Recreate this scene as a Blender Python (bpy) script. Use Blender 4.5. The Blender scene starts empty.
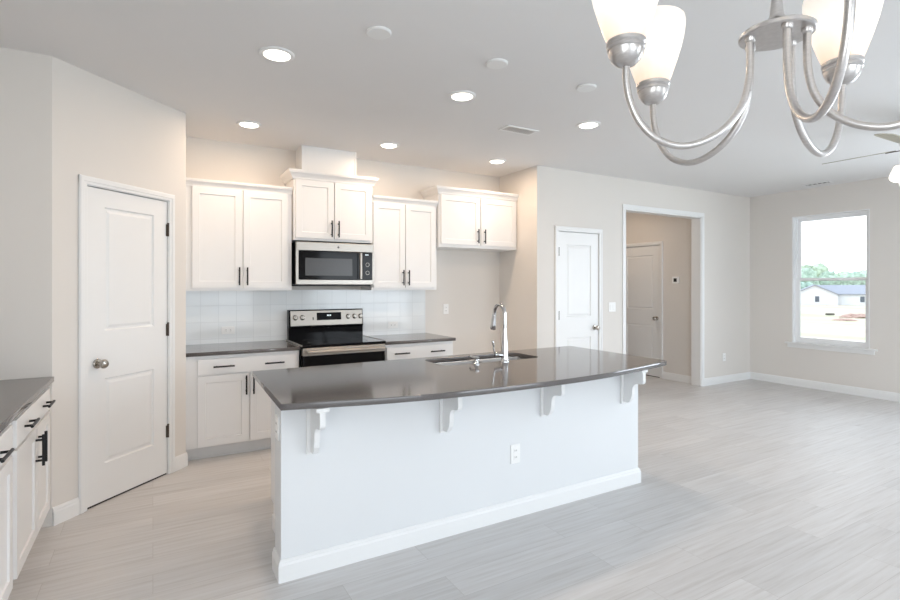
import bpy, bmesh, math, random
from math import sin, cos, pi, radians as R
from mathutils import Vector, Matrix
random.seed(4)
SC = bpy.context.scene
COL = SC.collection

# ------------------------------------------------------------------ camera, sky, big lights, exposure
cam = bpy.data.cameras.new('camera'); cam.sensor_width = 36.0
cam.lens = 514.7 / 900 * 36.0
cam.shift_y = -(300 - 286.2) / 900.0
cam.clip_start = 0.02; cam.clip_end = 1000
camo = bpy.data.objects.new('camera', cam); COL.objects.link(camo)
camo.location = (0, 0, 1.3995); camo.rotation_euler = (R(90), 0, -0.5235)
SC.camera = camo

W = bpy.data.worlds.new('sky'); SC.world = W; W.use_nodes = True
wn = W.node_tree; wn.nodes.clear()
wo = wn.nodes.new('ShaderNodeOutputWorld'); bg = wn.nodes.new('ShaderNodeBackground')
tcw = wn.nodes.new('ShaderNodeTexCoord'); sp = wn.nodes.new('ShaderNodeSeparateXYZ')
rmp = wn.nodes.new('ShaderNodeValToRGB')
rmp.color_ramp.elements[0].position = 0.45; rmp.color_ramp.elements[0].color = (.80, .84, .86, 1)
rmp.color_ramp.elements[1].position = 0.75; rmp.color_ramp.elements[1].color = (.82, .91, 1, 1)
mr = wn.nodes.new('ShaderNodeMapRange'); mr.inputs[1].default_value = -1; mr.inputs[2].default_value = 1
wn.links.new(tcw.outputs['Generated'], sp.inputs[0]); wn.links.new(sp.outputs['Z'], mr.inputs[0])
wn.links.new(mr.outputs[0], rmp.inputs[0]); wn.links.new(rmp.outputs[0], bg.inputs[0])
wn.links.new(bg.outputs[0], wo.inputs[0]); bg.inputs[1].default_value = 2.7

def area(name, loc, rot, sx, sy, power, color=(1, 1, 1)):
    l = bpy.data.lights.new(name, 'AREA'); l.shape = 'RECTANGLE'; l.size = sx; l.size_y = sy
    l.energy = power; l.color = color
    o = bpy.data.objects.new(name, l); COL.objects.link(o); o.location = loc; o.rotation_euler = rot
    return o
# extra lights boosting daylight at doors behind the camera and an added side opening
area('daylight_near_doors', (0.75, -3.72, 1.25), (R(90), 0, 0), 2.9, 2.1, 46, (.80, .90, 1))
area('daylight_far_doors', (5.2, -3.72, 1.25), (R(90), 0, 0), 2.9, 2.1, 85, (.80, .90, 1))
area('daylight_side_boost', (7.99, 0.55, 1.49), (0, R(90), 0), 1.75, 1.6, 85, (.78, .89, 1))
area('daylight_left_window', (-1.33, -1.0, 1.5), (0, R(-90), 0), 1.5, 1.8, 25, (.9, .95, 1))

SC.view_settings.view_transform = 'Standard'; SC.view_settings.look = 'None'
SC.view_settings.exposure = 0.10; SC.view_settings.gamma = 1.0
SC.view_settings.use_curve_mapping = False
SC.cycles.max_bounces = 12; SC.cycles.diffuse_bounces = 7; SC.cycles.glossy_bounces = 5
SC.cycles.transparent_max_bounces = 12; SC.cycles.sample_clamp_indirect = 6
SC.cycles.caustics_reflective = False; SC.cycles.caustics_refractive = False

# ------------------------------------------------------------------ materials
def mat(name, col, rough=.5, metal=0., spec=.5, emit=None, estr=0., coat=0.):
    m = bpy.data.materials.new(name); m.use_nodes = True
    b = m.node_tree.nodes['Principled BSDF']
    b.inputs['Base Color'].default_value = (*col, 1); b.inputs['Roughness'].default_value = rough
    b.inputs['Metallic'].default_value = metal; b.inputs['Specular IOR Level'].default_value = spec
    if coat: b.inputs['Coat Weight'].default_value = coat
    if emit: b.inputs['Emission Color'].default_value = (*emit, 1); b.inputs['Emission Strength'].default_value = estr
    return m
def N(m, t): return m.node_tree.nodes.new(t)
def L(m, a, b): m.node_tree.links.new(a, b)
def P(m): return m.node_tree.nodes['Principled BSDF']

def noisy(m, scale, amt, bump=0., bscale=None, stretch=(1, 1, 1)):
    """slight procedural tone variation and surface grain"""
    p = P(m); col = list(p.inputs['Base Color'].default_value)
    tc = N(m, 'ShaderNodeTexCoord'); mp = N(m, 'ShaderNodeMapping'); mp.inputs['Scale'].default_value = stretch
    L(m, tc.outputs['Object'], mp.inputs[0])
    n = N(m, 'ShaderNodeTexNoise'); n.inputs['Scale'].default_value = scale; n.inputs['Detail'].default_value = 4
    L(m, mp.outputs[0], n.inputs['Vector'])
    r = N(m, 'ShaderNodeValToRGB')
    r.color_ramp.elements[0].position = .3; r.color_ramp.elements[1].position = .7
    r.color_ramp.elements[0].color = tuple(max(0, c * (1 - amt)) for c in col[:3]) + (1,)
    r.color_ramp.elements[1].color = tuple(min(1, c * (1 + amt)) for c in col[:3]) + (1,)
    L(m, n.outputs['Fac'], r.inputs[0]); L(m, r.outputs[0], p.inputs['Base Color'])
    if bump:
        n2 = N(m, 'ShaderNodeTexNoise'); n2.inputs['Scale'].default_value = bscale or scale
        L(m, mp.outputs[0], n2.inputs['Vector'])
        b = N(m, 'ShaderNodeBump'); b.inputs['Strength'].default_value = bump; b.inputs['Distance'].default_value = .002
        L(m, n2.outputs['Fac'], b.inputs['Height']); L(m, b.outputs[0], p.inputs['Normal'])
    return m

M = {}
M['wall'] = noisy(mat('wall_paint', (.715, .685, .65), .75, spec=.25), 1.2, .012, .06, 260)
M['ceil'] = noisy(mat('ceiling_paint', (.77, .765, .765), .9, spec=.15), 1.0, .012, .08, 200)
M['trim'] = noisy(mat('trim_paint', (.80, .805, .805), .35, spec=.45), 3, .01)
M['cab'] = noisy(mat('cabinet_paint', (.80, .795, .79), .32, spec=.45), 3, .01)
M['island'] = noisy(mat('island_paint', (.73, .745, .76), .5, spec=.4), 1.5, .01, .04, 240)
M['quartz'] = noisy(mat('grey_quartz', (.120, .110, .108), .105, spec=.55), 160, .10)
M['black'] = noisy(mat('black_metal', (.012, .012, .013), .38, .4), 60, .1)
M['glass_black'] = noisy(mat('black_glass', (.006, .006, .007), .08, spec=.14), 20, .05)
M['window_dark'] = noisy(mat('dark_window_mesh', (.045, .045, .047), .25), 400, .25)
M['plate'] = noisy(mat('white_plastic', (.86, .86, .85), .3), 30, .01)
M['slot'] = noisy(mat('dark_slot', (.03, .03, .03), .6), 30, .05)
M['lightgrey'] = noisy(mat('grey_vent_paint', (.62, .61, .60), .6), 30, .02)
M['bronze'] = noisy(mat('dark_bronze', (.085, .065, .05), .4, .3), 40, .1)
M['fanblade'] = noisy(mat('fan_blade_maple', (.42, .40, .33), .45), 12, .12, stretch=(1, 8, 1))
M['toe'] = noisy(mat('toe_kick_paint', (.70, .70, .70), .5), 8, .02)
M['sash'] = noisy(mat('vinyl_sash', (.88, .89, .90), .35), 10, .01)
M['gap_shade'] = noisy(mat('dark_gap_shade', (.02, .02, .02), .8), 20, .1)

def brushed(name, col, rough, sx):
    m = mat(name, col, rough, 1.0)
    return noisy(m, 14, .07, .05, 40, stretch=sx)
M['steel'] = brushed('brushed_stainless', (.40, .37, .335), .34, (1, 12, 40))
M['nickel'] = brushed('brushed_nickel', (.56, .54, .53), .28, (6, 6, 30))
M['chrome'] = noisy(mat('polished_chrome', (.62, .62, .63), .06, 1.0), 10, .02)
M['sink'] = brushed('sink_steel', (.66, .65, .64), .22, (20, 3, 3))
M['knobm'] = noisy(mat('satin_nickel', (.46, .43, .39), .25, 1.0), 30, .05)

def emat(name, col, strength):
    m = bpy.data.materials.new(name); m.use_nodes = True; nt = m.node_tree; nt.nodes.clear()
    o = nt.nodes.new('ShaderNodeOutputMaterial'); e = nt.nodes.new('ShaderNodeEmission')
    e.inputs[0].default_value = (*col, 1); e.inputs[1].default_value = strength
    nt.links.new(e.outputs[0], o.inputs[0]); return m
M['led'] = emat('recessed_lens_glow', (1, .93, .82), 6.0)
M['digit'] = emat('display_digits', (.85, .95, 1), 1.2)

def shade_mat():
    """frosted white glass lit from inside by its bulb"""
    m = mat('frosted_lit_glass', (.55, .53, .50), .35, spec=.4)
    p = P(m)
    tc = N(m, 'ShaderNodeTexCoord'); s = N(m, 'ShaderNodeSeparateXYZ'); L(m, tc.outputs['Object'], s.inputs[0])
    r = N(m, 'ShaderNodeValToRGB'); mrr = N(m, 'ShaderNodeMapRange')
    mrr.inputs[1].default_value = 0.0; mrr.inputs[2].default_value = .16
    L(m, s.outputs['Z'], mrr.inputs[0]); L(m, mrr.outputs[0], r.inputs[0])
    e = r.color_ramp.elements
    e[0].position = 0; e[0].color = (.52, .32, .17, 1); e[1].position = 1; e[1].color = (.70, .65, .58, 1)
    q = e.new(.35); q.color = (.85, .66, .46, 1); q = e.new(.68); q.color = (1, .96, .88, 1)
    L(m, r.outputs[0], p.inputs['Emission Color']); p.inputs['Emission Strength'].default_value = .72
    return m
M['shade'] = shade_mat()

M['fan_shade'] = mat('fan_lamp_glass', (.6, .59, .57), .35, emit=(1, .95, .88), estr=.8)

def floor_mat():
    m = mat('grey_oak_plank', (.6, .58, .56), .44, spec=.4); p = P(m)
    tc = N(m, 'ShaderNodeTexCoord')
    br = N(m, 'ShaderNodeTexBrick'); br.offset = .37; br.squash = 1
    br.inputs['Scale'].default_value = 1; br.inputs['Brick Width'].default_value = 1.22
    br.inputs['Row Height'].default_value = .18; br.inputs['Mortar Size'].default_value = .0012
    br.inputs['Mortar Smooth'].default_value = .3; br.inputs['Bias'].default_value = 0
    br.inputs['Color1'].default_value = (.0, .0, .0, 1); br.inputs['Color2'].default_value = (1, 1, 1, 1)
    br.inputs['Mortar'].default_value = (.5, .5, .5, 1)
    L(m, tc.outputs['Object'], br.inputs['Vector'])
    mp = N(m, 'ShaderNodeMapping'); mp.inputs['Scale'].default_value = (.9, 19, 1)
    addv = N(m, 'ShaderNodeVectorMath'); addv.operation = 'MULTIPLY_ADD'
    L(m, br.outputs['Color'], addv.inputs[0]); addv.inputs[1].default_value = (7, 3, 0)
    L(m, tc.outputs['Object'], addv.inputs[2]); L(m, addv.outputs[0], mp.inputs[0])
    n = N(m, 'ShaderNodeTexNoise'); n.inputs['Scale'].default_value = 2.2; n.inputs['Detail'].default_value = 7
    n.inputs['Roughness'].default_value = .62; n.inputs['Distortion'].default_value = .35
    L(m, mp.outputs[0], n.inputs['Vector'])
    r = N(m, 'ShaderNodeValToRGB'); e = r.color_ramp.elements
    e[0].position = .24; e[0].color = (.495, .478, .465, 1); e[1].position = .72; e[1].color = (.655, .652, .655, 1)
    q = e.new(.46); q.color = (.59, .578, .572, 1)
    L(m, n.outputs['Fac'], r.inputs[0])
    # plank to plank tone
    hs = N(m, 'ShaderNodeHueSaturation'); L(m, r.outputs[0], hs.inputs['Color'])
    mv = N(m, 'ShaderNodeMapRange'); mv.inputs[3].default_value = .95; mv.inputs[4].default_value = 1.05
    L(m, br.outputs['Color'], mv.inputs[0]); L(m, mv.outputs[0], hs.inputs['Value'])
    mx = N(m, 'ShaderNodeMixRGB'); mx.inputs[2].default_value = (.36, .335, .31, 1)
    ff = N(m, 'ShaderNodeMath'); ff.operation = 'MULTIPLY'; ff.inputs[1].default_value = .6
    L(m, br.outputs['Fac'], ff.inputs[0]); L(m, ff.outputs[0], mx.inputs[0]); L(m, hs.outputs[0], mx.inputs[1])
    L(m, mx.outputs[0], p.inputs['Base Color'])
    b = N(m, 'ShaderNodeBump'); b.inputs['Strength'].default_value = .08; b.inputs['Distance'].default_value = .002
    L(m, n.outputs['Fac'], b.inputs['Height']); L(m, b.outputs[0], p.inputs['Normal'])
    return m
M['floor'] = floor_mat()

def tile_mat():
    m = mat('white_glazed_tile', (.83, .85, .86), .10, spec=.55); p = P(m)
    tc = N(m, 'ShaderNodeTexCoord'); mp = N(m, 'ShaderNodeMapping')
    mp.inputs['Rotation'].default_value = (R(90), 0, 0); mp.inputs['Location'].default_value = (.085, -.0, 0)
    L(m, tc.outputs['Object'], mp.inputs[0])
    br = N(m, 'ShaderNodeTexBrick'); br.offset = 0; br.inputs['Scale'].default_value = 1
    br.inputs['Brick Width'].default_value = .1524; br.inputs['Row Height'].default_value = .1524
    br.inputs['Mortar Size'].default_value = .0022; br.inputs['Mortar Smooth'].default_value = .4
    br.inputs['Color1'].default_value = (.80, .825, .835, 1); br.inputs['Color2'].default_value = (.84, .86, .865, 1)
    br.inputs['Mortar'].default_value = (.72, .74, .75, 1)
    L(m, mp.outputs[0], br.inputs['Vector']); L(m, br.outputs['Color'], p.inputs['Base Color'])
    iv = N(m, 'ShaderNodeMath'); iv.operation = 'SUBTRACT'; iv.inputs[0].default_value = 1
    L(m, br.outputs['Fac'], iv.inputs[1])
    b = N(m, 'ShaderNodeBump'); b.inputs['Strength'].default_value = .5; b.inputs['Distance'].default_value = .002
    L(m, iv.outputs[0], b.inputs['Height']); L(m, b.outputs[0], p.inputs['Normal'])
    return m
M['tile'] = tile_mat()

def pane_mat():
    m = bpy.data.materials.new('window_glass'); m.use_nodes = True; nt = m.node_tree; nt.nodes.clear()
    o = nt.nodes.new('ShaderNodeOutputMaterial'); t = nt.nodes.new('ShaderNodeBsdfTransparent')
    g = nt.nodes.new('ShaderNodeBsdfGlossy'); g.inputs['Roughness'].default_value = .02
    x = nt.nodes.new('ShaderNodeMixShader'); f = nt.nodes.new('ShaderNodeFresnel'); f.inputs[0].default_value = 1.45
    nt.links.new(f.outputs[0], x.inputs[0]); nt.links.new(t.outputs[0], x.inputs[1]); nt.links.new(g.outputs[0], x.inputs[2])
    nt.links.new(x.outputs[0], o.inputs[0]); return m
M['pane'] = pane_mat()

def ground_mat():
    m = mat('lot_ground', (.6, .55, .5), .95, spec=.1); p = P(m)
    tc = N(m, 'ShaderNodeTexCoord'); n = N(m, 'ShaderNodeTexNoise'); n.inputs['Scale'].default_value = .045
    n.inputs['Detail'].default_value = 5; mp = N(m, 'ShaderNodeMapping'); mp.inputs['Rotation'].default_value = (0, 0, R(24))
    mp.inputs['Scale'].default_value = (1.6, .35, 1)
    L(m, tc.outputs['Object'], mp.inputs[0]); L(m, mp.outputs[0], n.inputs['Vector'])
    r = N(m, 'ShaderNodeValToRGB'); e = r.color_ramp.elements
    e[0].position = .36; e[0].color = (.36, .42, .25, 1); e[1].position = .64; e[1].color = (.46, .45, .33, 1)
    q = e.new(.46); q.color = (.50, .46, .38, 1); q = e.new(.55); q.color = (.50, .42, .36, 1)
    L(m, n.outputs['Fac'], r.inputs[0]); L(m, r.outputs[0], p.inputs['Base Color']); return m
M['ground'] = ground_mat()
M['leaf'] = [noisy(mat('foliage_%d' % i, c, .8, spec=.2), 1.2, .35, .6, 3) for i, c in
             enumerate([(.36, .47, .38), (.42, .52, .40), (.32, .44, .38)])]
M['bark'] = noisy(mat('bark', (.16, .13, .10), .9), 4, .2)
M['siding'] = noisy(mat('white_siding', (.66, .67, .69), .6), 6, .02, .3, 5, (0.1, 0.1, 6))
M['roof'] = noisy(mat('grey_shingle', (.27, .29, .34), .9), 4, .15)
M['dirt'] = noisy(mat('red_clay', (.38, .26, .22), .95), 3, .2, .5, 2)
M['log'] = noisy(mat('dark_pipe', (.10, .09, .08), .7), 3, .2)
M['wglass'] = noisy(mat('far_window_glass', (.10, .12, .15), .1), 3, .1)

# ------------------------------------------------------------------ mesh helpers
def bm_(): return bmesh.new()
def box(bm, x0, x1, y0, y1, z0, z1, bev=0., seg=1):
    r = bmesh.ops.create_cube(bm, size=1.0)
    vs = r['verts']
    for v in vs:
        v.co = Vector((x0 + (v.co.x + .5) * (x1 - x0), y0 + (v.co.y + .5) * (y1 - y0), z0 + (v.co.z + .5) * (z1 - z0)))
    if bev > 0:
        es = list({e for v in vs for e in v.link_edges})
        bmesh.ops.bevel(bm, geom=es, offset=bev, segments=seg, profile=.5, affect='EDGES')
    return vs
def lathe(bm, prof, n=32, center=(0, 0, 0), axis='z', cap=True):
    """prof: (radius, height) pairs"""
    c = Vector(center); rings = []
    for r, h in prof:
        ring = []
        for i in range(n):
            a = 2 * pi * i / n
            if axis == 'z': q = Vector((r * cos(a), r * sin(a), h))
            elif axis == 'y': q = Vector((r * cos(a), h, -r * sin(a)))
            else: q = Vector((h, r * cos(a), r * sin(a)))
            ring.append(bm.verts.new(c + q))
        rings.append(ring)
    for a, b in zip(rings, rings[1:]):
        for i in range(n):
            j = (i + 1) % n
            bm.faces.new((a[i], a[j], b[j], b[i]))
    if cap:
        if prof[0][0] > 1e-5: bm.faces.new(list(reversed(rings[0])))
        if prof[-1][0] > 1e-5: bm.faces.new(rings[-1])
def tube(bm, pts, rad, n=12, cap=True):
    pts = [Vector(p) for p in pts]; rings = []
    t0 = (pts[1] - pts[0]).normalized()
    u = t0.orthogonal().normalized()
    rads = rad if isinstance(rad, (list, tuple)) else [rad] * len(pts)
    for i, p in enumerate(pts):
        if i == 0: t = pts[1] - pts[0]
        elif i == len(pts) - 1: t = pts[-1] - pts[-2]
        else: t = (pts[i + 1] - pts[i]).normalized() + (pts[i] - pts[i - 1]).normalized()
        t.normalize(); u = (u - t * u.dot(t)).normalized(); v = t.cross(u)
        rings.append([bm.verts.new(p + (u * cos(2 * pi * k / n) + v * sin(2 * pi * k / n)) * rads[i]) for k in range(n)])
    for a, b in zip(rings, rings[1:]):
        for i in range(n):
            j = (i + 1) % n; bm.faces.new((a[i], a[j], b[j], b[i]))
    if cap:
        bm.faces.new(list(reversed(rings[0]))); bm.faces.new(rings[-1])
def prism(bm, poly, y0, y1, plane='xz'):
    """extrude a 2D polygon; plane xz -> along y, yz -> along x, xy -> along z"""
    def co(a, b, t):
        return {'xz': (a, t, b), 'yz': (t, a, b), 'xy': (a, b, t)}[plane]
    A = [bm.verts.new(co(a, b, y0)) for a, b in poly]; B = [bm.verts.new(co(a, b, y1)) for a, b in poly]
    n = len(poly)
    bm.faces.new(A); bm.faces.new(list(reversed(B)))
    for i in range(n):
        j = (i + 1) % n; bm.faces.new((A[j], A[i], B[i], B[j]))
def spline(pts, n=8):
    """Catmull-Rom through 3D points"""
    P_ = [Vector(p) for p in pts]; P_ = [2 * P_[0] - P_[1]] + P_ + [2 * P_[-1] - P_[-2]]
    out = []
    for i in range(1, len(P_) - 2):
        a, b, c, d = P_[i - 1:i + 3]
        for k in range(n):
            t = k / n
            out.append(.5 * ((2 * b) + (c - a) * t + (2 * a - 5 * b + 4 * c - d) * t * t + (3 * b - a - 3 * c + d) * t ** 3))
    out.append(P_[-2]); return out
def obj(name, bm, m, parent=None, smooth=False, loc=None, rot=None, angle=35):
    bmesh.ops.recalc_face_normals(bm, faces=bm.faces[:])
    me = bpy.data.meshes.new(name); bm.to_mesh(me); bm.free()
    if isinstance(m, str): m = M[m]
    me.materials.append(m)
    if smooth:
        for p in me.polygons: p.use_smooth = True
        try: me.set_sharp_from_angle(angle=R(angle))
        except Exception: pass
    o = bpy.data.objects.new(name, me); COL.objects.link(o)
    if parent: o.parent = parent
    if loc is not None: o.location = loc
    if rot is not None: o.rotation_euler = rot
    return o
def tag(o, label, cat, group=None):
    o['label'] = label; o['category'] = cat
    if group: o['group'] = group
    return o
def thing(name, label, cat, loc=(0, 0, 0), rz=0, group=None):
    o = bpy.data.objects.new(name, None); COL.objects.link(o)
    o.location = loc; o.rotation_euler = (0, 0, rz); o.empty_display_size = .1
    return tag(o, label, cat, group)
def structure(o, label=None, cat=None):
    o['kind'] = 'structure'
    if label: o['label'] = label
    if cat: o['category'] = cat
    return o
def copy_tree(o, parent=None):
    c = o.copy(); COL.objects.link(c)
    if parent is not None: c.parent = parent
    for ch in list(o.children): copy_tree(ch, c)
    return c

# ------------------------------------------------------------------ room constants
H = 2.743
XL, XR, YB, YH, YN = -1.16, 7.822, 5.188, 4.474, -3.6
YP = 3.765                       # short wall behind the left counter
PA = (-.51, YP); PB = (.222, 4.497)   # diagonal pantry wall
XA = 3.70                        # refrigerator alcove side
T = .12

def wallseg(name, boxes, label):
    bm = bm_()
    for b in boxes: box(bm, *b)
    return structure(obj(name, bm, 'wall'), label, 'wall')
bm = bm_(); box(bm, XL - .14, XR + .14, YN - .14, 8.1, -.12, 0)
structure(obj('floor', bm, 'floor'), 'pale grey wood plank floor running through the whole room', 'floor')
bm = bm_(); box(bm, XL - .14, XR + .14, YN - .14, 8.1, H, H + .12)
structure(obj('ceiling', bm, 'ceil'), 'flat light grey ceiling with recessed lights', 'ceiling')
wallseg('wall_left', [(XL - T, XL, YN, -1.9, 0, H), (XL - T, XL, -.1, YB + T, 0, H),
                      (XL - T, XL, -1.9, -.1, 0, .75), (XL - T, XL, -1.9, -.1, 2.25, H)], 'greige wall behind the left counter')
wallseg('wall_counter_end', [(XL, PA[0], YP, YP + .1, 0, H)], 'narrow grey wall at the end of the left counter')
wallseg('wall_back', [(XL, 5.0, YB, YB + T, 0, H)], 'warm beige kitchen wall behind the wall cabinets')
# diagonal pantry wall with the door opening
dl = math.hypot(PB[0] - PA[0], PB[1] - PA[1])
pr = R(45)
DW0, DW1, DZ = .214, .856, 2.03           # opening along the diagonal
bm = bm_()
box(bm, 0, DW0, 0, .1, 0, H); box(bm, DW1, dl, 0, .1, 0, H); box(bm, DW0, DW1, 0, .1, DZ, H)
structure(obj('wall_pantry', bm, 'wall', loc=(PA[0], PA[1], 0), rot=(0, 0, pr)), 'diagonal greige wall holding the pantry door', 'wall')
wallseg('wall_pantry_side', [(PB[0] - .1, PB[0], PB[1] + .0, YB, 0, H)], 'short beige wall between pantry door and wall cabinets')
wallseg('wall_alcove', [(XA, XA + .1, YH + T, YB, 0, H)], 'warm beige side wall of the refrigerator alcove')
# hall wall: closet door opening and wide cased opening
CX0, CX1, CZ = 4.012, 4.648, 2.03
OX0, OX1, OZ = 5.105, 6.635, 2.37
wallseg('wall_hall', [(XA, CX0, YH, YH + T, 0, H), (CX0, CX1, YH, YH + T, CZ, H), (CX1, OX0, YH, YH + T, 0, H),
                      (OX0, OX1, YH, YH + T, OZ, H), (OX1, XR, YH, YH + T, 0, H)], 'light greige wall with the closet door and hallway opening')
HX = 6.70; HD0, HD1 = 5.20, 5.96
wallseg('wall_hall_side', [(HX, HX + .1, YH + T, HD0, 0, H), (HX, HX + .1, HD1, 8.0, 0, H), (HX, HX + .1, HD0, HD1, 2.03, H)],
        'dim greige hallway wall with thermostat and door')
wallseg('wall_hall_inner', [(4.9, 5.0, YH + T, 8.0, 0, H)], 'hallway wall beside the closet')
wallseg('wall_hall_end', [(4.9, XR, 8.0, 8.1, 0, H)], 'far end wall of the hallway')
# right wall with the window and an unseen opening added for light
WY0, WY1, WZ0, WZ1 = 2.972, 3.882, .612, 2.375
VY0, VY1 = -.25, 1.35
wallseg('wall_right', [(XR, XR + T, YN, VY0, 0, H), (XR, XR + T, VY1, WY0, 0, H), (XR, XR + T, WY1, 8.1, 0, H),
                       (XR, XR + T, VY0, VY1, 0, WZ0), (XR, XR + T, VY0, VY1, WZ1, H),
                       (XR, XR + T, WY0, WY1, 0, WZ0), (XR, XR + T, WY0, WY1, WZ1, H)], 'greige wall with the double hung window')
wallseg('wall_near', [(XL, -.7, YN - T, YN, 0, H), (2.2, 3.75, YN - T, YN, 0, H), (6.65, XR, YN - T, YN, 0, H),
                      (-.7, 2.2, YN - T, YN, 2.3, H), (3.75, 6.65, YN - T, YN, 2.3, H),
                      (-.7, 2.2, YN - T, YN, 0, .2), (3.75, 6.65, YN - T, YN, 0, .2)], 'greige wall with wide glass doors behind the viewer')

# baseboards: profile extruded along x, facing -y
BASE = [(0, 0), (-.014, 0), (-.014, .075), (-.011, .083), (-.011, .092), (-.006, .104), (0, .106)]
def baseboard(name, p, q, label=None, m='trim'):
    p, q = Vector(p), Vector(q); d = (q - p); l = d.length
    bm = bm_(); prism(bm, BASE, 0, l, 'yz')
    o = obj(name, bm, m, loc=(p.x, p.y, 0), rot=(0, 0, math.atan2(d.y, d.x)))
    return structure(o, label, 'baseboard') if label else o
s2 = math.sqrt(.5)
def pd(t): return (PA[0] + t * s2, PA[1] + t * s2)
baseboard('baseboard_pantry_left', pd(0.0), pd(DW0 - .058), 'short white baseboard left of pantry door')
baseboard('baseboard_pantry_right', pd(DW1 + .058), pd(dl + .006), 'short white baseboard right of pantry door')
baseboard('baseboard_hall_left', (XA, YH), (CX0 - .058, YH), 'white baseboard left of closet door')
baseboard('baseboard_hall_middle', (CX1 + .058, YH), (OX0 - .05, YH), 'white baseboard between closet door and hallway opening')
baseboard('baseboard_hall_right', (OX1 + .052, YH), (XR, YH), 'white baseboard right of the hallway opening')
baseboard('baseboard_right', (XR, YH), (XR, YN), 'white baseboard under the window')
baseboard('baseboard_hall_side', (HX, HD0 - .06), (HX, YH + T), 'white baseboard inside the hallway')
baseboard('baseboard_alcove', (2.70, YB), (XA, YB), 'white baseboard at the back of refrigerator alcove')
baseboard('baseboard_alcove_side', (XA, YB), (XA, YH), 'white baseboard on the alcove side wall')

# cased opening trim
bm = bm_()
cw, ct = .052, .016
box(bm, OX0 - cw, OX0, YH - ct, YH, 0, OZ, .002); box(bm, OX1, OX1 + cw, YH - ct, YH, 0, OZ, .002)
box(bm, OX0 - cw, OX1 + cw, YH - ct - .001, YH, OZ, OZ + cw, .003)
box(bm, OX0 - .001, OX0 + .016, YH - .004, YH + T + .02, 0, OZ); box(bm, OX1 - .016, OX1 + .001, YH - .004, YH + T + .02, 0, OZ)
box(bm, OX0 + .016, OX1 - .016, YH - .0035, YH + T + .019, OZ - .016, OZ + .001)
structure(obj('trim_1', bm, 'trim'), 'white casing around the wide hallway opening', 'trim')

# ------------------------------------------------------------------ interior doors
def panel_slab(bm, w, h, t, panels):
    """door slab with its front at y=0 and moulded raised panels"""
    xs = sorted({0, w} | {a for p in panels for a in p[:2]}); zs = sorted({0, h} | {a for p in panels for a in p[2:]})
    V = {(i, j): bm.verts.new((x, 0, z)) for i, x in enumerate(xs) for j, z in enumerate(zs)}
    tgt = []
    for i in range(len(xs) - 1):
        for j in range(len(zs) - 1):
            f = bm.faces.new((V[i, j], V[i + 1, j], V[i + 1, j + 1], V[i, j + 1]))
            cx, cz = (xs[i] + xs[i + 1]) / 2, (zs[j] + zs[j + 1]) / 2
            if any(a < cx < b and c < cz < d for a, b, c, d in panels): tgt.append(f)
    bmesh.ops.recalc_face_normals(bm, faces=bm.faces[:])
    for f in bm.faces:
        if f.normal.y > 0: f.normal_flip()
    # sides and back
    B = [bm.verts.new(c) for c in ((0, t, 0), (w, t, 0), (w, t, h), (0, t, h))]
    bm.faces.new(list(reversed(B)))
    nx, nz = len(xs) - 1, len(zs) - 1
    bm.faces.new([V[i, 0] for i in range(nx + 1)][::-1] + [B[0], B[1]])
    bm.faces.new([V[i, nz] for i in range(nx + 1)] + [B[2], B[3]])
    bm.faces.new([V[0, j] for j in range(nz + 1)] + [B[3], B[0]])
    bm.faces.new([V[nx, j] for j in range(nz + 1)][::-1] + [B[1], B[2]])
    return tgt
def door_panels(bm, w, h, t, panels):
    for f in panel_slab(bm, w, h, t, panels):
        bmesh.ops.inset_individual(bm, faces=[f], thickness=.010, depth=-.010)
        bmesh.ops.inset_individual(bm, faces=[f], thickness=.016, depth=0)
        bmesh.ops.inset_individual(bm, faces=[f], thickness=.024, depth=.007)
def room_door(name, label, loc, rz, w, h, knob_x, hinge_x, hinges, panels, lever=False):
    root = bpy.data.objects.new(name, None); COL.objects.link(root); root.location = loc; root.rotation_euler = (0, 0, rz)
    structure(root, label, 'door')
    g = .003
    bm = bm_(); door_panels(bm, w - 2 * g, h - .016, .035, panels)
    obj('door_slab', bm, 'trim', root, loc=(g, .004, .012))
    bm = bm_(); box(bm, g + .001, w - g - .001, .008, .034, .0005, .0125); obj('door_gap_shade', bm, 'gap_shade', root)  # black strip standing in for the shade in the gap under the door
    c = .057; bm = bm_()
    for x0, x1 in ((-c, -.004), (w + .004, w + c)):
        box(bm, x0, x1, -.014, 0, 0, h + c, .003); 
        xm = (x0 + x1) / 2; o_ = -1 if x0 < 0 else 1
        box(bm, xm + o_ * .010 - .013, xm + o_ * .010 + .013, -.019, -.013, 0, h + c - .004, .003)
    box(bm, -c, w + c, -.0145, 0, h + .004, h + c, .003)
    box(bm, -c + .006, w + c - .006, -.0195, -.013, h + .022, h + c - .006, .003)
    # jamb and stop
    box(bm, -.006, 0, -.005, .098, 0, h); box(bm, w, w + .006, -.005, .098, 0, h); box(bm, -.006, w + .006, -.005, .098, h, h + .006)
    obj('door_casing', bm, 'trim', root)
    bm = bm_()
    lathe(bm, [(.031, .004), (.031, -.003), (.026, -.008), (.012, -.010), (.011, -.030), (.020, -.036), (.028, -.046), (.029, -.056), (.022, -.066), (.008, -.070)], 28, (knob_x, 0, .905), 'y')
    obj('doorknob', bm, 'knobm', root, True)['label'] = 'satin nickel doorknob'
    for z in hinges:
        bm = bm_(); tube(bm, [(hinge_x, -.006, z - .045), (hinge_x, -.006, z + .045)], .0065, 10)
        box(bm, hinge_x - .012, hinge_x + .012, -.002, .006, z - .044, z + .044)
        lathe(bm, [(.004, z + .045), (.008, z + .048), (.008, z + .053), (.003, z + .056)], 10, (hinge_x, -.006, 0))
        obj('hinge', bm, 'bronze', root, True)
    return root
w = DW1 - DW0
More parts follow.
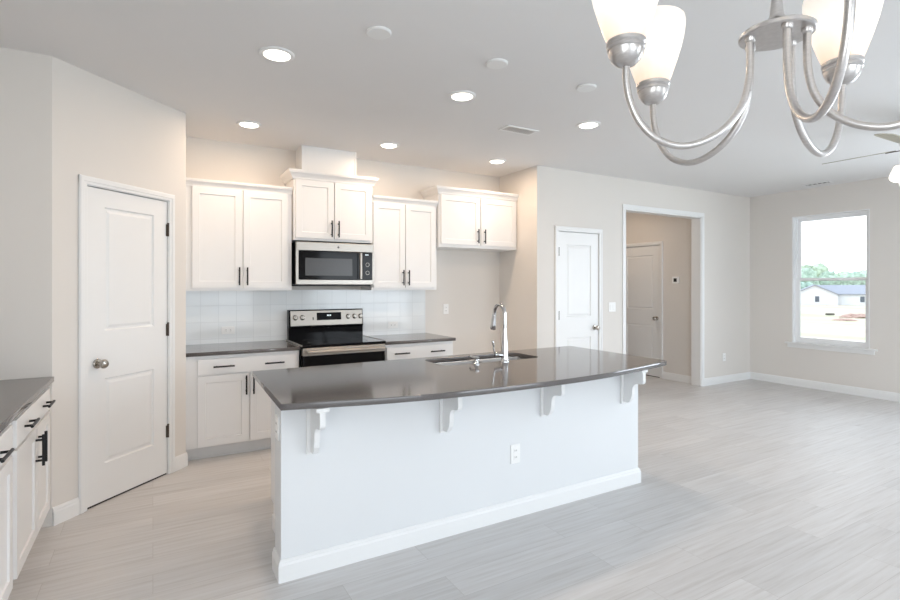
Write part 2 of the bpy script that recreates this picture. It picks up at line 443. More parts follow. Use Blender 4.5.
room_door('door_1', 'white two panel pantry door on the diagonal wall', (*pd(DW0), 0), pr, w, DZ, .075, w - .001, (.32, 1.075, 1.815),
          [(.125, w - .125, .24, .79), (.125, w - .125, 1.10, 1.90)])
w2 = CX1 - CX0
room_door('door_2', 'white two panel closet door left of the hallway opening', (CX0, YH, 0), 0, w2, CZ, w2 - .065, .002, (.33, 1.06, 1.79),
          [(.125, w2 - .125, .24, .79), (.125, w2 - .125, 1.03, 1.87)])
w3 = HD1 - HD0
room_door('door_3', 'white two panel door inside the dim hallway', (HX, HD1, 0), R(-90), w3, 2.03, w3 - .06, .002, (.33, 1.06, 1.79),
          [(.125, w3 - .125, .24, .79), (.125, w3 - .125, 1.03, 1.87)])

# ------------------------------------------------------------------ windows
def window(name, label, y0, y1, z0, z1, full=True):
    root = bpy.data.objects.new(name, None); COL.objects.link(root); root.location = (XR, (y0 + y1) / 2, z0)
    structure(root, label, 'window'); hw = (y1 - y0) / 2; h = z1 - z0
    bm = bm_()
    f = .035
    for a, b, c, d in ((-hw, -hw + f, 0, h), (hw - f, hw, 0, h), (-hw + f, hw - f, 0, f), (-hw + f, hw - f, h - f, h)):
        box(bm, .061, .118, a, b, c, d)
    for a, b, c, d in ((-hw, -hw + .012, 0, h), (hw - .012, hw, 0, h), (-hw + .012, hw - .012, h - .012, h)):
        box(bm, .0, .06, a, b, c, d)
    obj('window_frame', bm, 'sash', root)
    mid = h * .5
    for nm, xa, za, zb in (('upper_sash', .088, mid - .02, h - f), ('lower_sash', .062, f, mid + .02)):
        bm = bm_(); s = .034
        for a, b, c, d in ((-hw + f, -hw + f + s, za, zb), (hw - f - s, hw - f, za, zb), (-hw + f + s, hw - f - s, za, za + s), (-hw + f + s, hw - f - s, zb - s, zb)):
            box(bm, xa, xa + .024, a, b, c, d)
        so = obj(nm, bm, 'sash', root)
        bm = bm_(); box(bm, xa + .010, xa + .014, -hw + f + s - .003, hw - f - s + .003, za + s - .003, zb - s + .003)
        obj('pane', bm, 'pane', so)
    bm = bm_(); box(bm, -.045, .06, -hw - .08, hw + .08, -.022, .001, .005, 2)
    obj('window_sill', bm, 'trim', root)
    bm = bm_(); box(bm, -.016, 0, -hw - .055, hw + .055, -.075, -.022, .003)
    obj('window_apron', bm, 'trim', root)
    return root
window('window_1', 'double hung white window looking out to a white house', WY0, WY1, WZ0, WZ1)

# ------------------------------------------------------------------ cabinet pieces (local: width on x, front facing -y at y=0)
def shaker(bm, x0, x1, z0, z1, y, t=.019, rail=.056):
    sub = bmesh.new(); w_, h_ = x1 - x0, z1 - z0
    for f in panel_slab(sub, w_, h_, t, [(rail, w_ - rail, rail, h_ - rail)]):
        bmesh.ops.inset_individual(sub, faces=[f], thickness=.004, depth=-.008)
    bmesh.ops.translate(sub, verts=sub.verts[:], vec=(x0, y - t, z0))
    me = bpy.data.meshes.new('tmp'); sub.to_mesh(me); sub.free(); bm.from_mesh(me); bpy.data.meshes.remove(me)
def pull(parent, x, z, y, vertical, l=.158):
    bm = bm_(); r = .0068; so = .032
    if vertical:
        tube(bm, [(x, y - so, z - l / 2), (x, y - so, z + l / 2)], r, 10)
        for s in (-1, 1): tube(bm, [(x, y, z + s * l * .33), (x, y - so, z + s * l * .33)], r * .85, 8)
    else:
        tube(bm, [(x - l / 2, y - so, z), (x + l / 2, y - so, z)], r, 10)
        for s in (-1, 1): tube(bm, [(x + s * l * .33, y, z), (x + s * l * .33, y - so, z)], r * .85, 8)
    obj('handle', bm, 'black', parent, True)
def cabinet(name, label, cat, loc, rz, w, d, z0, z1, doors=(), drawers=(), toe=0., crown=None, group=None):
    root = thing(name, label, cat, loc, rz, group)
    bm = bm_()
    if toe:
        box(bm, 0, w, 0, d, toe, z1, .001); box(bm, 0, w, .075, d, .0, toe)
    else:
        box(bm, 0, w, 0, d, z0, z1, .001)
    obj('body', bm, 'cab', root)
    t = .019
    if toe:
        bm = bm_(); box(bm, -.0, w, .068, .0755, .0, toe - .002); box(bm, 0, w, .056, .0685, 0, .016, .003)
        obj('toe_kick', bm, 'toe', root)
    for x0, x1, a, b, hx, hz in doors:
        bm = bm_(); shaker(bm, x0, x1, a, b, -.001)
        dd = obj('door', bm, 'cab', root); pull(dd, hx, hz, -t - .001, True)
    for x0, x1, a, b, hs in drawers:
        bm = bm_(); box(bm, x0, x1, -t - .001, -.001, a, b, .002)
        dd = obj('drawer', bm, 'cab', root)
        for hx in hs: pull(dd, hx, (a + b) / 2, -t - .001, False)
    if crown:
        ext, ch, zc, left, right = crown
        prof = [(0, zc), (.25 * ext, zc), (.35 * ext, zc + .2 * ch), (.6 * ext, zc + .45 * ch), (.92 * ext, zc + .68 * ch), (.92 * ext, zc + .78 * ch), (ext, zc + .8 * ch), (ext, zc + ch), (0, zc + ch)]
        y0 = -.001; bm = bm_()
        # mitred loop: left return, front, right return
        def ring(fn): return [bm.verts.new(fn(o, z)) for o, z in prof]
        rings = []
        if left: rings.append(ring(lambda o, z: (-o, d, z)))
        rings.append(ring(lambda o, z: (-o if left else 0, y0 - o, z)))
        rings.append(ring(lambda o, z: (w + o if right else w, y0 - o, z)))
        if right: rings.append(ring(lambda o, z: (w + o, d, z)))
        for A, B in zip(rings, rings[1:]):
            n = len(A)
            for i in range(n): bm.faces.new((A[i], A[(i + 1) % n], B[(i + 1) % n], B[i]))
        bm.faces.new(rings[0][::-1]); bm.faces.new(rings[-1])
        # flat top of the moulding
        obj('crown_moulding', bm, 'cab', root)
    return root

CT0, CT1 = .842, .872     # worktop underside / top
YF = 4.565                # base cabinet carcass front
bx = .224
cabinet('base_cabinet', 'white base cabinet with a wide two-pull drawer and two doors, left of the range', 'cabinet',
        (bx, YF, 0), 0, .884, YB - YF - .024, 0, CT0,
        doors=[(.083, .468, .118, .678, .445, .585), (.478, .863, .118, .678, .503, .585)],
        drawers=[(.083, .863, .69, .812, (.275, .67))], toe=.105, group='base cabinets along the back wall')
cabinet('base_cabinet', 'white base cabinet between the range and the empty refrigerator alcove', 'cabinet',
        (1.908, YF, 0), 0, .762, YB - YF - .024, 0, CT0,
        doors=[(.02, .375, .118, .678, .35, .585), (.385, .745, .118, .678, .41, .585)],
        drawers=[(.02, .745, .69, .812, (.17, .56))], toe=.105, group='base cabinets along the back wall')
YU = 4.877
cabinet('wall_cabinet', 'tall white wall cabinet with two doors, beside the pantry wall', 'cabinet',
        (.224, YU, 0), 0, .892, YB - YU, 1.36, 2.262,
        doors=[(.064, .458, 1.386, 2.246, .434, 1.487), (.470, .856, 1.386, 2.246, .500, 1.487)],
        crown=(.036, .066, 2.246, False, False), group='white wall cabinets')
cabinet('wall_cabinet', 'short white wall cabinet with flared crown above the microwave', 'cabinet',
        (1.126, 4.847, 0), 0, .774, YB - 4.847, 1.828, 2.42,
        doors=[(.018, .376, 1.85, 2.392, .350, 1.945), (.386, .752, 1.85, 2.392, .418, 1.945)],
        crown=(.050, .082, 2.396, True, True), group='white wall cabinets')
cabinet('wall_cabinet', 'tall white wall cabinet with two doors, right of the microwave', 'cabinet',
        (1.905, YU, 0), 0, .742, YB - YU, 1.36, 2.262,
        doors=[(.012, .360, 1.386, 2.246, .334, 1.487), (.370, .722, 1.386, 2.246, .396, 1.487)],
        crown=(.036, .066, 2.246, False, False), group='white wall cabinets')
cabinet('wall_cabinet', 'short white wall cabinet above the refrigerator alcove', 'cabinet',
        (2.655, 4.847, 0), 0, XA - 2.655, YB - 4.847, 1.822, 2.42,
        doors=[(.025, .523, 1.855, 2.385, .485, 1.955), (.537, 1.025, 1.855, 2.385, .575, 1.955)],
        crown=(.046, .076, 2.396, True, False), group='white wall cabinets')
# light rails under the tall wall cabinets are part of their bodies; boxed duct above the centre one
bm = bm_(); box(bm, 1.226, 1.765, 4.945, YB, 2.47, H, .002); box(bm, 1.748, 1.768, 4.938, YB, 2.47, H, .002)
tag(obj('duct_cover', bm, 'cab'), 'white boxed duct cover between the microwave cabinet and ceiling', 'duct cover')

# left counter run (facing +x)
XF = -.535
cabinet('base_cabinet', 'white base cabinet under left counter, nearest the pantry corner', 'cabinet',
        (XF, 2.868, 0), R(90), .893, XF - XL - .024, 0, CT0,
        doors=[(.03, .472, .118, .678, .442, .565), (.482, .858, .118, .678, .512, .565)],
        drawers=[(.03, .858, .69, .812, (.235, .69))], toe=.105, group='base cabinets under the left counter')
cabinet('base_cabinet', 'white base cabinet at the left edge of the photo, nearest the viewer', 'cabinet',
        (XF, 1.77, 0), R(90), 1.095, XF - XL - .024, 0, CT0,
        doors=[(.02, .535, .118, .678, .505, .565), (.545, 1.05, .118, .678, .575, .565)],
        drawers=[(.02, 1.05, .69, .812, (.28, .79))], toe=.105, group='base cabinets under the left counter')

# ------------------------------------------------------------------ worktops
def slab(name, outer, z0, z1, m, holes=(), bev=.003):
    cu = bpy.data.curves.new('tmp', 'CURVE'); cu.dimensions = '2D'; cu.fill_mode = 'BOTH'
    for poly in [outer] + list(holes):
        s = cu.splines.new('POLY'); s.points.add(len(poly) - 1); s.use_cyclic_u = True
        for p, q in zip(s.points, poly): p.co = (q[0], q[1], 0, 1)
    cu.extrude = (z1 - z0) / 2 - bev; cu.bevel_depth = bev; cu.bevel_resolution = 1; cu.offset = -bev
    t = bpy.data.objects.new('tmp', cu); COL.objects.link(t)
    bpy.context.view_layer.update()
    dg = bpy.context.evaluated_depsgraph_get(); ev = t.evaluated_get(dg)
    me = bpy.data.meshes.new_from_object(ev)
    bpy.data.objects.remove(t); bpy.data.curves.remove(cu)
    me.materials.clear(); me.materials.append(M[m]); me.name = name
    o = bpy.data.objects.new(name, me); COL.objects.link(o); o.location = (0, 0, (z0 + z1) / 2)
    return o
def rrect(x0, x1, y0, y1, r, n=6):
    pts = []
    for cx, cy, a0 in ((x1 - r, y1 - r, 0), (x0 + r, y1 - r, 90), (x0 + r, y0 + r, 180), (x1 - r, y0 + r, 270)):
        for k in range(n + 1):
            a = R(a0 + 90 * k / n); pts.append((cx + r * cos(a), cy + r * sin(a)))
    return pts
def rect(x0, x1, y0, y1): return [(x0, y0), (x1, y0), (x1, y1), (x0, y1)]
tag(slab('countertop', rect(.223, 1.112, 4.533, YB - .001), CT0, CT1, 'quartz'), 'grey quartz countertop left of the range', 'countertop')
tag(slab('countertop', rect(1.905, 2.685, 4.533, YB - .001), CT0, CT1, 'quartz'), 'short grey quartz countertop right of the range', 'countertop')
tag(slab('countertop', rect(XL + .001, -.500, 1.75, YP - .001), CT0, CT1, 'quartz'), 'grey quartz countertop along the left wall', 'countertop')
# island top with bowed front
front = [(.495, 2.372), (.70, 2.322), (.926, 2.268), (1.218, 2.222), (1.50, 2.203), (1.84, 2.198), (2.15, 2.208), (2.42, 2.234), (2.758, 2.293)]
fs = [(p.x, p.y) for p in spline([(a, b, 0) for a, b in front], 6)]
corner = [(3.0, 2.345), (3.10, 2.368), (3.145, 2.385), (3.160, 2.40), (3.166, 2.425)]
SX0, SX1, SY0, SY1 = 1.675, 2.500, 2.968, 3.305
otop = fs + corner + [(3.197, 3.40), (3.192, 3.412), (.54, 3.384), (.533, 3.377)]
tag(slab('island_countertop', otop, CT0, CT1, 'quartz', [rrect(SX0, SX1, SY0, SY1, .07)]),
    'polished grey quartz island top with bowed front edge and sink cutout', 'countertop')

# ------------------------------------------------------------------ island
isl = thing('kitchen_island', 'white kitchen island with panelled back, brackets and tall white baseboard', 'kitchen island', (.525, 2.51, 0))
IW = 3.0 - .525
bm = bm_(); box(bm, 0, IW, 0, .14, 0, CT0, .002)
obj('back_panel', bm, 'island', isl)
bm = bm_()
cx0, cx1, cyb = .100, IW - .03, .76
box(bm, cx0, cx0 + .018, .14, cyb, .1, CT0); box(bm, cx1 - .018, cx1, .14, cyb, .1, CT0)
box(bm, cx0, cx0 + .018, .14, cyb - .075, 0, .1); box(bm, cx1 - .018, cx1, .14, cyb - .075, 0, .1)
box(bm, cx0 + .018, cx1 - .018, .14, cyb - .02, .1, .118); box(bm, cx0 + .018, cx1 - .018, cyb - .018, cyb - .001, .1, CT0)
box(bm, cx0 + .018, cx1 - .018, cyb - .09, cyb - .076, 0, .099)
box(bm, cx0 - .03, cx0, .50, .58, 0, .085, .004); 
obj('body', bm, 'cab', isl)
for a, b, c, d in ((.03, .38, .118, .82), (.39, .76, .118, .82), (.77, 1.13, .118, .82), (1.14, 1.55, .118, .82), (1.56, 1.97, .118, .82), (1.98, 2.37, .118, .82)):
    bm = bm_(); shaker(bm, 0, b - a, c, d, 0)
    dd = obj('door', bm, 'cab', isl, loc=(cx0 + b, cyb + .0005, 0), rot=(0, 0, pi)); pull(dd, .05, .70, -.019, True)
# baseboard wrapped round the panel
def wrap(name, path, prof, m, parent):
    bm = bm_(); rings = []
    pts = [Vector(p) for p in path]
    for i, p in enumerate(pts):
        def nrm(a, b): d = (b - a).normalized(); return Vector((d.y, -d.x))
        if i == 0: nn = nrm(pts[0], pts[1]); k = 1
        elif i == len(pts) - 1: nn = nrm(pts[-2], pts[-1]); k = 1
        else:
            n1, n2 = nrm(pts[i - 1], p), nrm(p, pts[i + 1]); nn = (n1 + n2).normalized(); k = 1 / max(.3, nn.dot(n1))
        rings.append([bm.verts.new((p.x + nn.x * o * k, p.y + nn.y * o * k, z)) for o, z in prof])
    for A, B in zip(rings, rings[1:]):
        n = len(A)
        for i in range(n): bm.faces.new((A[i], A[(i + 1) % n], B[(i + 1) % n], B[i]))
    bm.faces.new(rings[0]); bm.faces.new(rings[-1][::-1])
    return obj(name, bm, m, parent)
bprof = [(0, 0), (.014, 0), (.014, .078), (.010, .088), (.010, .094), (.004, .104), (0, .104)]
wrap('baseboard', [(0, .14), (0, 0), (IW, 0), (IW, .14)], bprof, 'trim', isl)
# brackets
def corbel(x):
    root_bm = bm_()
    pw, tb = .062, .026
    box(root_bm, x - pw / 2, x + pw / 2, -.016, 0, .585, CT0 - .002, .003)
    box(root_bm, x - pw / 2, x + pw / 2, -.186, 0, CT0 - .020, CT0 - .001, .003)
    prof = [(-.014, CT0 - .018), (-.180, CT0 - .018), (-.180, .762)]
    for k in range(1, 7):
        a = R(90 * k / 6); prof.append((-.180 + .022 * (1 - cos(a)), .762 - .022 * sin(a)))
    prof += [(-.135, .738)]
    for k in range(1, 8):
        a = R(90 * k / 7); prof.append((-.135 + .045 * sin(a), .738 - .045 * (1 - cos(a))))
    prof += [(-.088, .66), (-.080, .63), (-.062, .604), (-.050, .598), (-.014, .598)]
    prism(root_bm, prof, x - tb / 2, x + tb / 2, 'yz')
    return obj('corbel', root_bm, 'trim', isl)
for x in (.673, 1.408, 2.128, 2.845): corbel(x - .525)

# ------------------------------------------------------------------ outlets and switches
def plate(name, label, cat, loc, rot, horizontal=False, gang=1, kind='outlet', group='wall outlets and switches'):
    root = thing(name, label, cat, loc, 0, group); root.rotation_euler = rot
    pw, ph = .07 + .046 * (gang - 1), .115
    bm = bm_(); box(bm, -pw / 2, pw / 2, -.006, .0005, -ph / 2, ph / 2, .0025, 2)
    obj('cover_plate', bm, 'plate', root)
    for g in range(gang):
        gx = (g - (gang - 1) / 2) * .046
        if kind == 'switch':
            bm = bm_(); box(bm, gx - .0165, gx + .0165, -.010, -.004, -.033, .033, .002); obj('rocker', bm, 'plate', root)
        else:
            for s in (-1, 1):
                bm = bm_(); box(bm, gx - .0165, gx + .0165, -.008, -.004, s * .020 - .015, s * .020 + .015, .003, 2)
                rc = obj('receptacle', bm, 'plate', root)
                for q in (-1, 1):
                    bm = bm_(); box(bm, gx + q * .006 - .0012, gx + q * .006 + .0012, -.0086, -.0075, s * .020 - .004, s * .020 + .005)
                    obj('slot', bm, 'slot', rc)
    return root
plate('outlet', 'horizontal white outlet on the tile backsplash left of the range', 'outlet', (.606, YB - .0085, .99), (0, R(90), 0))
plate('outlet', 'horizontal white outlet on the tile backsplash right of the range', 'outlet', (2.27, YB - .0085, .978), (0, R(90), 0))
plate('outlet', 'white outlet on the beige wall of the refrigerator alcove', 'outlet', (2.938, YB, 1.135), (0, 0, 0))
plate('outlet', 'white outlet on the white front of the island', 'outlet', (1.905, 2.51, .383), (0, 0, 0))
plate('outlet', 'white outlet on the end of the island under the counter', 'outlet', (.525, 2.58, .715), (0, 0, R(-90)))
plate('outlet', 'low white outlet on the wall right of the hallway opening', 'outlet', (7.166, YH, .372), (0, 0, 0))
plate('light_switch', 'white double light switch between closet door and hallway opening', 'light switch', (4.877, YH, 1.144), (0, 0, 0), gang=2, kind='switch')
th = thing('thermostat', 'small white thermostat with dark screen on the hallway wall', 'thermostat', (HX, 4.92, 1.49))
th.rotation_euler = (0, 0, R(-90))
bm = bm_(); box(bm, -.055, .055, -.022, .0005, -.05, .05, .008, 2); obj('case', bm, 'plate', th)
bm = bm_(); box(bm, -.026, .026, -.0235, -.021, -.026, .026, .002); obj('screen', bm, 'slot', th)

# ------------------------------------------------------------------ backsplash
bm = bm_(); box(bm, .216, 2.668, YB - .008, YB + .001, CT1, 1.362)
tag(obj('tile_backsplash', bm, 'tile'), 'glossy white square tile backsplash behind the range', 'backsplash')

# ------------------------------------------------------------------ microwave
mw = thing('microwave', 'stainless over-the-range microwave with black glass door', 'microwave', (1.136, 4.788, 1.400))
MW, MH, MD = .754, .412, YB - 4.788 - .001
bm = bm_(); box(bm, .004, MW - .004, .03, MD, .012, MH, .003); obj('case', bm, 'glass_black', mw)
bm = bm_()
box(bm, 0, MW, 0, .035, MH - .082, MH - .001, .004); box(bm, 0, MW, 0, .035, .014, .062, .004)
box(bm, 0, .024, .001, .035, .05, MH - .07); box(bm, MW - .012, MW, .001, .035, .05, MH - .07)
obj('front_frame', bm, 'steel', mw)
bm = bm_(); box(bm, .022, .590, -.004, .034, .062, MH - .083, .003); dr = obj('door', bm, 'glass_black', mw)
bm = bm_(); box(bm, .082, .535, -.0055, -.003, .098, MH - .150, .001); obj('window', bm, 'window_dark', dr)
bm = bm_()
tube(bm, [(.612, -.030, .068), (.612, -.030, MH - .088)], .0155, 14)
for z in (.09, MH - .11): tube(bm, [(.612, 0, z), (.612, -.03, z)], .008, 10)
obj('handle', bm, 'steel', mw, True)
bm = bm_(); box(bm, .640, MW - .012, -.003, .034, .063, MH - .084, .002); cp = obj('control_panel', bm, 'glass_black', mw)
for k in range(3):
    bm = bm_(); box(bm, .667 + k * .012, .675 + k * .012, -.0045, -.003, MH - .112, MH - .100); obj('display_digit', bm, 'digit', cp)
for z in (.21, .13):
    bm = bm_(); lathe(bm, [(.020, -.003), (.020, -.006), (.017, -.0062), (.017, -.003)], 20, (.690, 0, z), 'y', False)
    obj('button_ring', bm, 'steel', cp)
bm = bm_(); lathe(bm, [(.010, .001), (.010, -.0015)], 20, (MW / 2 + .02, 0, MH - .042), 'y')
obj('badge', bm, 'slot', mw)
bm = bm_(); box(bm, .02, MW - .02, .03, MD - .02, 0, .014); obj('underside_vent', bm, 'slot', mw)

# ------------------------------------------------------------------ range
rg = thing('range', 'stainless freestanding electric range with black glass cooktop', 'range', (1.121, 4.50, 0))
RW, RD = .778, YB - 4.50 - .012
bm = bm_(); box(bm, 0, RW, .045, RD, .03, .862, .003); obj('body', bm, 'glass_black', rg)
bm = bm_(); box(bm, -.002, RW + .002, .0, RD - .06, .862, .884, .004); ck = obj('cooktop', bm, 'glass_black', rg)
for x, y, r in ((.19, .17, .10), (.58, .17, .075), (.19, .44, .075), (.58, .44, .10)):
    bm = bm_(); lathe(bm, [(r, .884), (r, .8847), (r - .003, .8847), (r - .003, .884)], 40, (x, y, 0), 'z', False)
    obj('burner_ring', bm, 'window_dark', ck)
for x in (-.004, RW):
    bm = bm_(); box(bm, x, x + .004, .0, RD - .06, .872, .8865, .001); obj('edge_strip', bm, 'steel', ck)
bm = bm_(); box(bm, .006, RW - .006, .0, .05, .20, .792, .004); od = obj('oven_door', bm, 'glass_black', rg)
bm = bm_(); box(bm, .10, RW - .10, -.002, .002, .34, .66, .001); obj('window', bm, 'window_dark', od)
bm = bm_(); box(bm, .004, RW - .004, -.003, .05, .790, .858, .004); obj('top_rail', bm, 'steel', od)
bm = bm_()
tube(bm, [(.03, -.045, .826), (RW - .03, -.045, .826)], .014, 14)
for x in (.07, RW - .07): tube(bm, [(x, 0, .826), (x, -.045, .826)], .010, 10)
obj('handle', bm, 'steel', od, True)
bm = bm_(); box(bm, .006, RW - .006, .0, .05, .045, .19, .004); obj('drawer', bm, 'steel', rg)
for x in (.06, RW - .06):
    for y in (.1, RD - .1):
        bm = bm_(); lathe(bm, [(.018, 0), (.018, .008), (.010, .012), (.010, .032)], 14, (x, y, 0)); obj('foot', bm, 'slot', rg)
# backguard: black riser with a tilted stainless control face
yb_ = RD
bm = bm_()
prism(bm, [(yb_, .88), (yb_, 1.166), (yb_ - .052, 1.166), (yb_ - .075, 1.0), (yb_ - .062, .985), (yb_ - .062, .88)], .020, RW - .0, 'yz')
bgd = obj('backguard', bm, 'glass_black', rg)
def tilt(o): o.rotation_euler = (R(-7.9), 0, 0); o.location = (0, yb_ - .0765, 1.008); return o
bm = bm_(); box(bm, .036, RW - .007, -.004, .004, 0, .150, .003); tilt(obj('control_face', bm, 'steel', bgd))
bm = bm_(); box(bm, .293, .545, -.0055, .0, .052, .128, .002); tilt(obj('display_panel', bm, 'glass_black', bgd))
for x in (.398, .412, .428):
    bm = bm_(); box(bm, x, x + .009, -.0068, -.005, .092, .106); tilt(obj('display_digit', bm, 'digit', bgd))
bm = bm_(); box(bm, .252, .262, -.006, -.002, .056, .084, .001); tilt(obj('badge', bm, 'slot', bgd))
for x in (.082, .150, .616, .684, .748):
    bm = bm_(); lathe(bm, [(.026, -.003), (.026, -.008), (.021, -.010), (.019, -.030), (.016, -.033), (.0, -.033)], 24, (x, 0, .082), 'y')
    box(bm, x - .004, x + .004, -.037, -.031, .064, .100, .001)
    tilt(obj('knob', bm, 'knobm', bgd, True))

# ------------------------------------------------------------------ sink, faucet, soap dispenser
sk = thing('sink', 'stainless double-bowl undermount sink set in the island top', 'sink', (0, 0, CT0 - .2))
def bowl(x0, x1, y0, y1, depth):
    bm = bm_(); zt = CT0 - (CT0 - .2) - .001
    loops = []
    for ins, z, r in ((-.012, zt, .075), (0, zt - .002, .07), (.004, zt - .02, .065), (.010, zt - depth + .03, .06), (.022, zt - depth + .006, .05), (.04, zt - depth, .04)):
        loops.append([bm.verts.new((x, y, z)) for x, y in rrect(x0 + ins, x1 - ins, y0 + ins, y1 - ins, r)])
    for A, B in zip(loops, loops[1:]):
        n = len(A)
        for i in range(n): bm.faces.new((A[i], A[(i + 1) % n], B[(i + 1) % n], B[i]))
    bm.faces.new(loops[-1])
    o = obj('bowl', bm, 'sink', sk, True, angle=60)
    so = o.modifiers.new('thick', 'SOLIDIFY'); so.thickness = .0015; so.offset = -1
    bm = bm_(); lathe(bm, [(.045, zt - depth + .003), (.040, zt - depth + .004), (.030, zt - depth + .002), (.0, zt - depth + .002)], 24, ((x0 + x1) / 2, (y0 + y1) / 2 + .02, 0))
    obj('drain', bm, 'chrome', o, True)
xm = 2.09
bowl(SX0 + .004, xm - .012, SY0 + .004, SY1 - .004, .19); bowl(xm + .012, SX1 - .004, SY0 + .004, SY1 - .004, .19)

FX, FY, FZ = 2.125, 2.918, CT1
fc = thing('faucet', 'tall chrome gooseneck pull-down faucet on the island', 'faucet', (FX, FY, FZ))
bm = bm_()
lathe(bm, [(.030, 0), (.030, .006), (.026, .012), (.0245, .03), (.024, .10), (.020, .13), (.0145, .20), (.0135, .235)], 28)
obj('base_column', bm, 'chrome', fc, True)
bm = bm_()
pts = [(0, 0, .23), (0, 0, .30)] + [(0, .062 - .062 * cos(R(a)), .335 + .062 * sin(R(a))) for a in range(0, 181, 15)] + [(0, .128, .315)]
tube(bm, pts, .0125, 16); obj('neck', bm, 'chrome', fc, True)
bm = bm_()
tube(bm, [(0, .128, .325), (0, .131, .295), (0, .137, .25), (0, .142, .222), (0, .143, .215)], [.0145, .016, .018, .021, .018], 18)
obj('spray_head', bm, 'chrome', fc, True)
bm = bm_()
tube(bm, [(-.012, 0, .048), (-.045, .006, .050), (-.062, .01, .052), (-.075, .012, .054)], [.014, .0135, .015, .011], 14)
tube(bm, spline([(-.070, .012, .052), (-.082, .014, .085), (-.084, .015, .115), (-.092, .016, .150)], 5), [.006] * 10 + [.0075] * 4 + [.009, .006], 10)
obj('lever_handle', bm, 'chrome', fc, True)
sd = tag(None or bpy.data.objects.new('soap_dispenser', None), 'short chrome soap dispenser left of the faucet', 'soap dispenser')
COL.objects.link(sd); sd.location = (1.893, 2.922, CT1)
bm = bm_(); lathe(bm, [(.022, 0), (.022, .005), (.014, .010), (.012, .022), (.010, .026), (.010, .034)], 22); obj('collar', bm, 'chrome', sd, True)
bm = bm_(); lathe(bm, [(.018, .034), (.020, .038), (.020, .046), (.016, .050), (0, .050)], 22)
tube(bm, [(0, .01, .042), (0, .07, .046), (0, .085, .036)], [.008, .007, .006], 10); obj('pump_head', bm, 'chrome', sd, True)

# ------------------------------------------------------------------ ceiling fittings
def recessed(x, y, label, power):
    r = thing('recessed_light', label, 'ceiling light', (x, y, H), 0, 'recessed ceiling lights')
    bm = bm_(); lathe(bm, [(.098, 0.0005), (.098, -.004), (.092, -.009), (.076, -.010), (.072, -.004), (.070, -.001)], 40, cap=False)
    obj('trim_ring', bm, 'trim', r, True)
    bm = bm_(); lathe(bm, [(.0715, -.002), (.070, -.010), (.055, -.016), (.03, -.020), (0, -.021)], 40); obj('lens', bm, 'led', r, True)
    l = bpy.data.lights.new('downlight', 'AREA'); l.shape = 'DISK'; l.size = .13; l.energy = power; l.color = (1, .74, .52)
    o = bpy.data.objects.new('downlight', l); COL.objects.link(o); o.parent = r; o.location = (0, 0, -.024)
LP = 6.3
recessed(.622, 3.08, 'glowing recessed light nearest the viewer, above the island left end', LP)
recessed(1.888, 3.10, 'glowing recessed light above the island middle, second in the near row', LP)
recessed(3.135, 3.13, 'glowing recessed light above the island right end, beside the chandelier', LP)
recessed(.690, 4.525, 'glowing recessed light above the tall cabinet beside the pantry wall', LP)
recessed(1.945, 4.530, 'glowing recessed light right of the boxed duct cover', LP)
recessed(3.197, 4.530, 'glowing recessed light in front of the refrigerator alcove', LP)
recessed(5.85, 5.6, 'unseen recessed light added to brighten the hallway', 7)  # lamp added out of view to brighten the hallway
for x, y, lab in ((1.035, 2.545, 'flat white blank ceiling disc, leftmost of three'), (1.794, 2.543, 'flat white blank ceiling disc, middle of three'),
                  (2.536, 2.55, 'flat white blank ceiling disc beside the chandelier shades')):
    bm = bm_(); lathe(bm, [(.066, .0005), (.066, -.007), (.060, -.012), (0, -.0125)], 40)
    tag(obj('ceiling_cover_disc', bm, 'trim', smooth=True, loc=(x, y, H)), lab, 'ceiling cover', 'blank discs on the ceiling')
def vent(loc, lx, ly, label, slats, along):
    r = thing('ceiling_vent', label, 'vent', loc, 0, 'ceiling vents')
    bm = bm_(); f = .022
    for a, b, c, d in ((-lx / 2, lx / 2, -ly / 2, -ly / 2 + f), (-lx / 2, lx / 2, ly / 2 - f, ly / 2), (-lx / 2, -lx / 2 + f, -ly / 2 + f, ly / 2 - f), (lx / 2 - f, lx / 2, -ly / 2 + f, ly / 2 - f)):
        box(bm, a, b, c, d, -.008, .0005, .002)
    obj('frame', bm, 'trim', r)
    bm = bm_(); box(bm, -lx / 2 + f, lx / 2 - f, -ly / 2 + f, ly / 2 - f, -.0012, .0004); obj('backing', bm, 'slot', r)
    bm = bm_()
    n = slats
    for k in range(n):
        if along == 'x':
            x = -lx / 2 + f + (lx - 2 * f) * (k + .5) / n; box(bm, x - .006, x + .006, -ly / 2 + f, ly / 2 - f, -.007, -.002)
        else:
            y = -ly / 2 + f + (ly - 2 * f) * (k + .5) / n; box(bm, -lx / 2 + f, lx / 2 - f, y - .006, y + .006, -.007, -.002)
    obj('slats', bm, 'lightgrey', r)
vent((2.725, 3.535, H), .33, .145, 'white louvred ceiling vent among the recessed lights', 13, 'x')
vent((7.53, 3.43, H), .13, .33, 'white louvred ceiling vent near the window wall', 5, 'y')

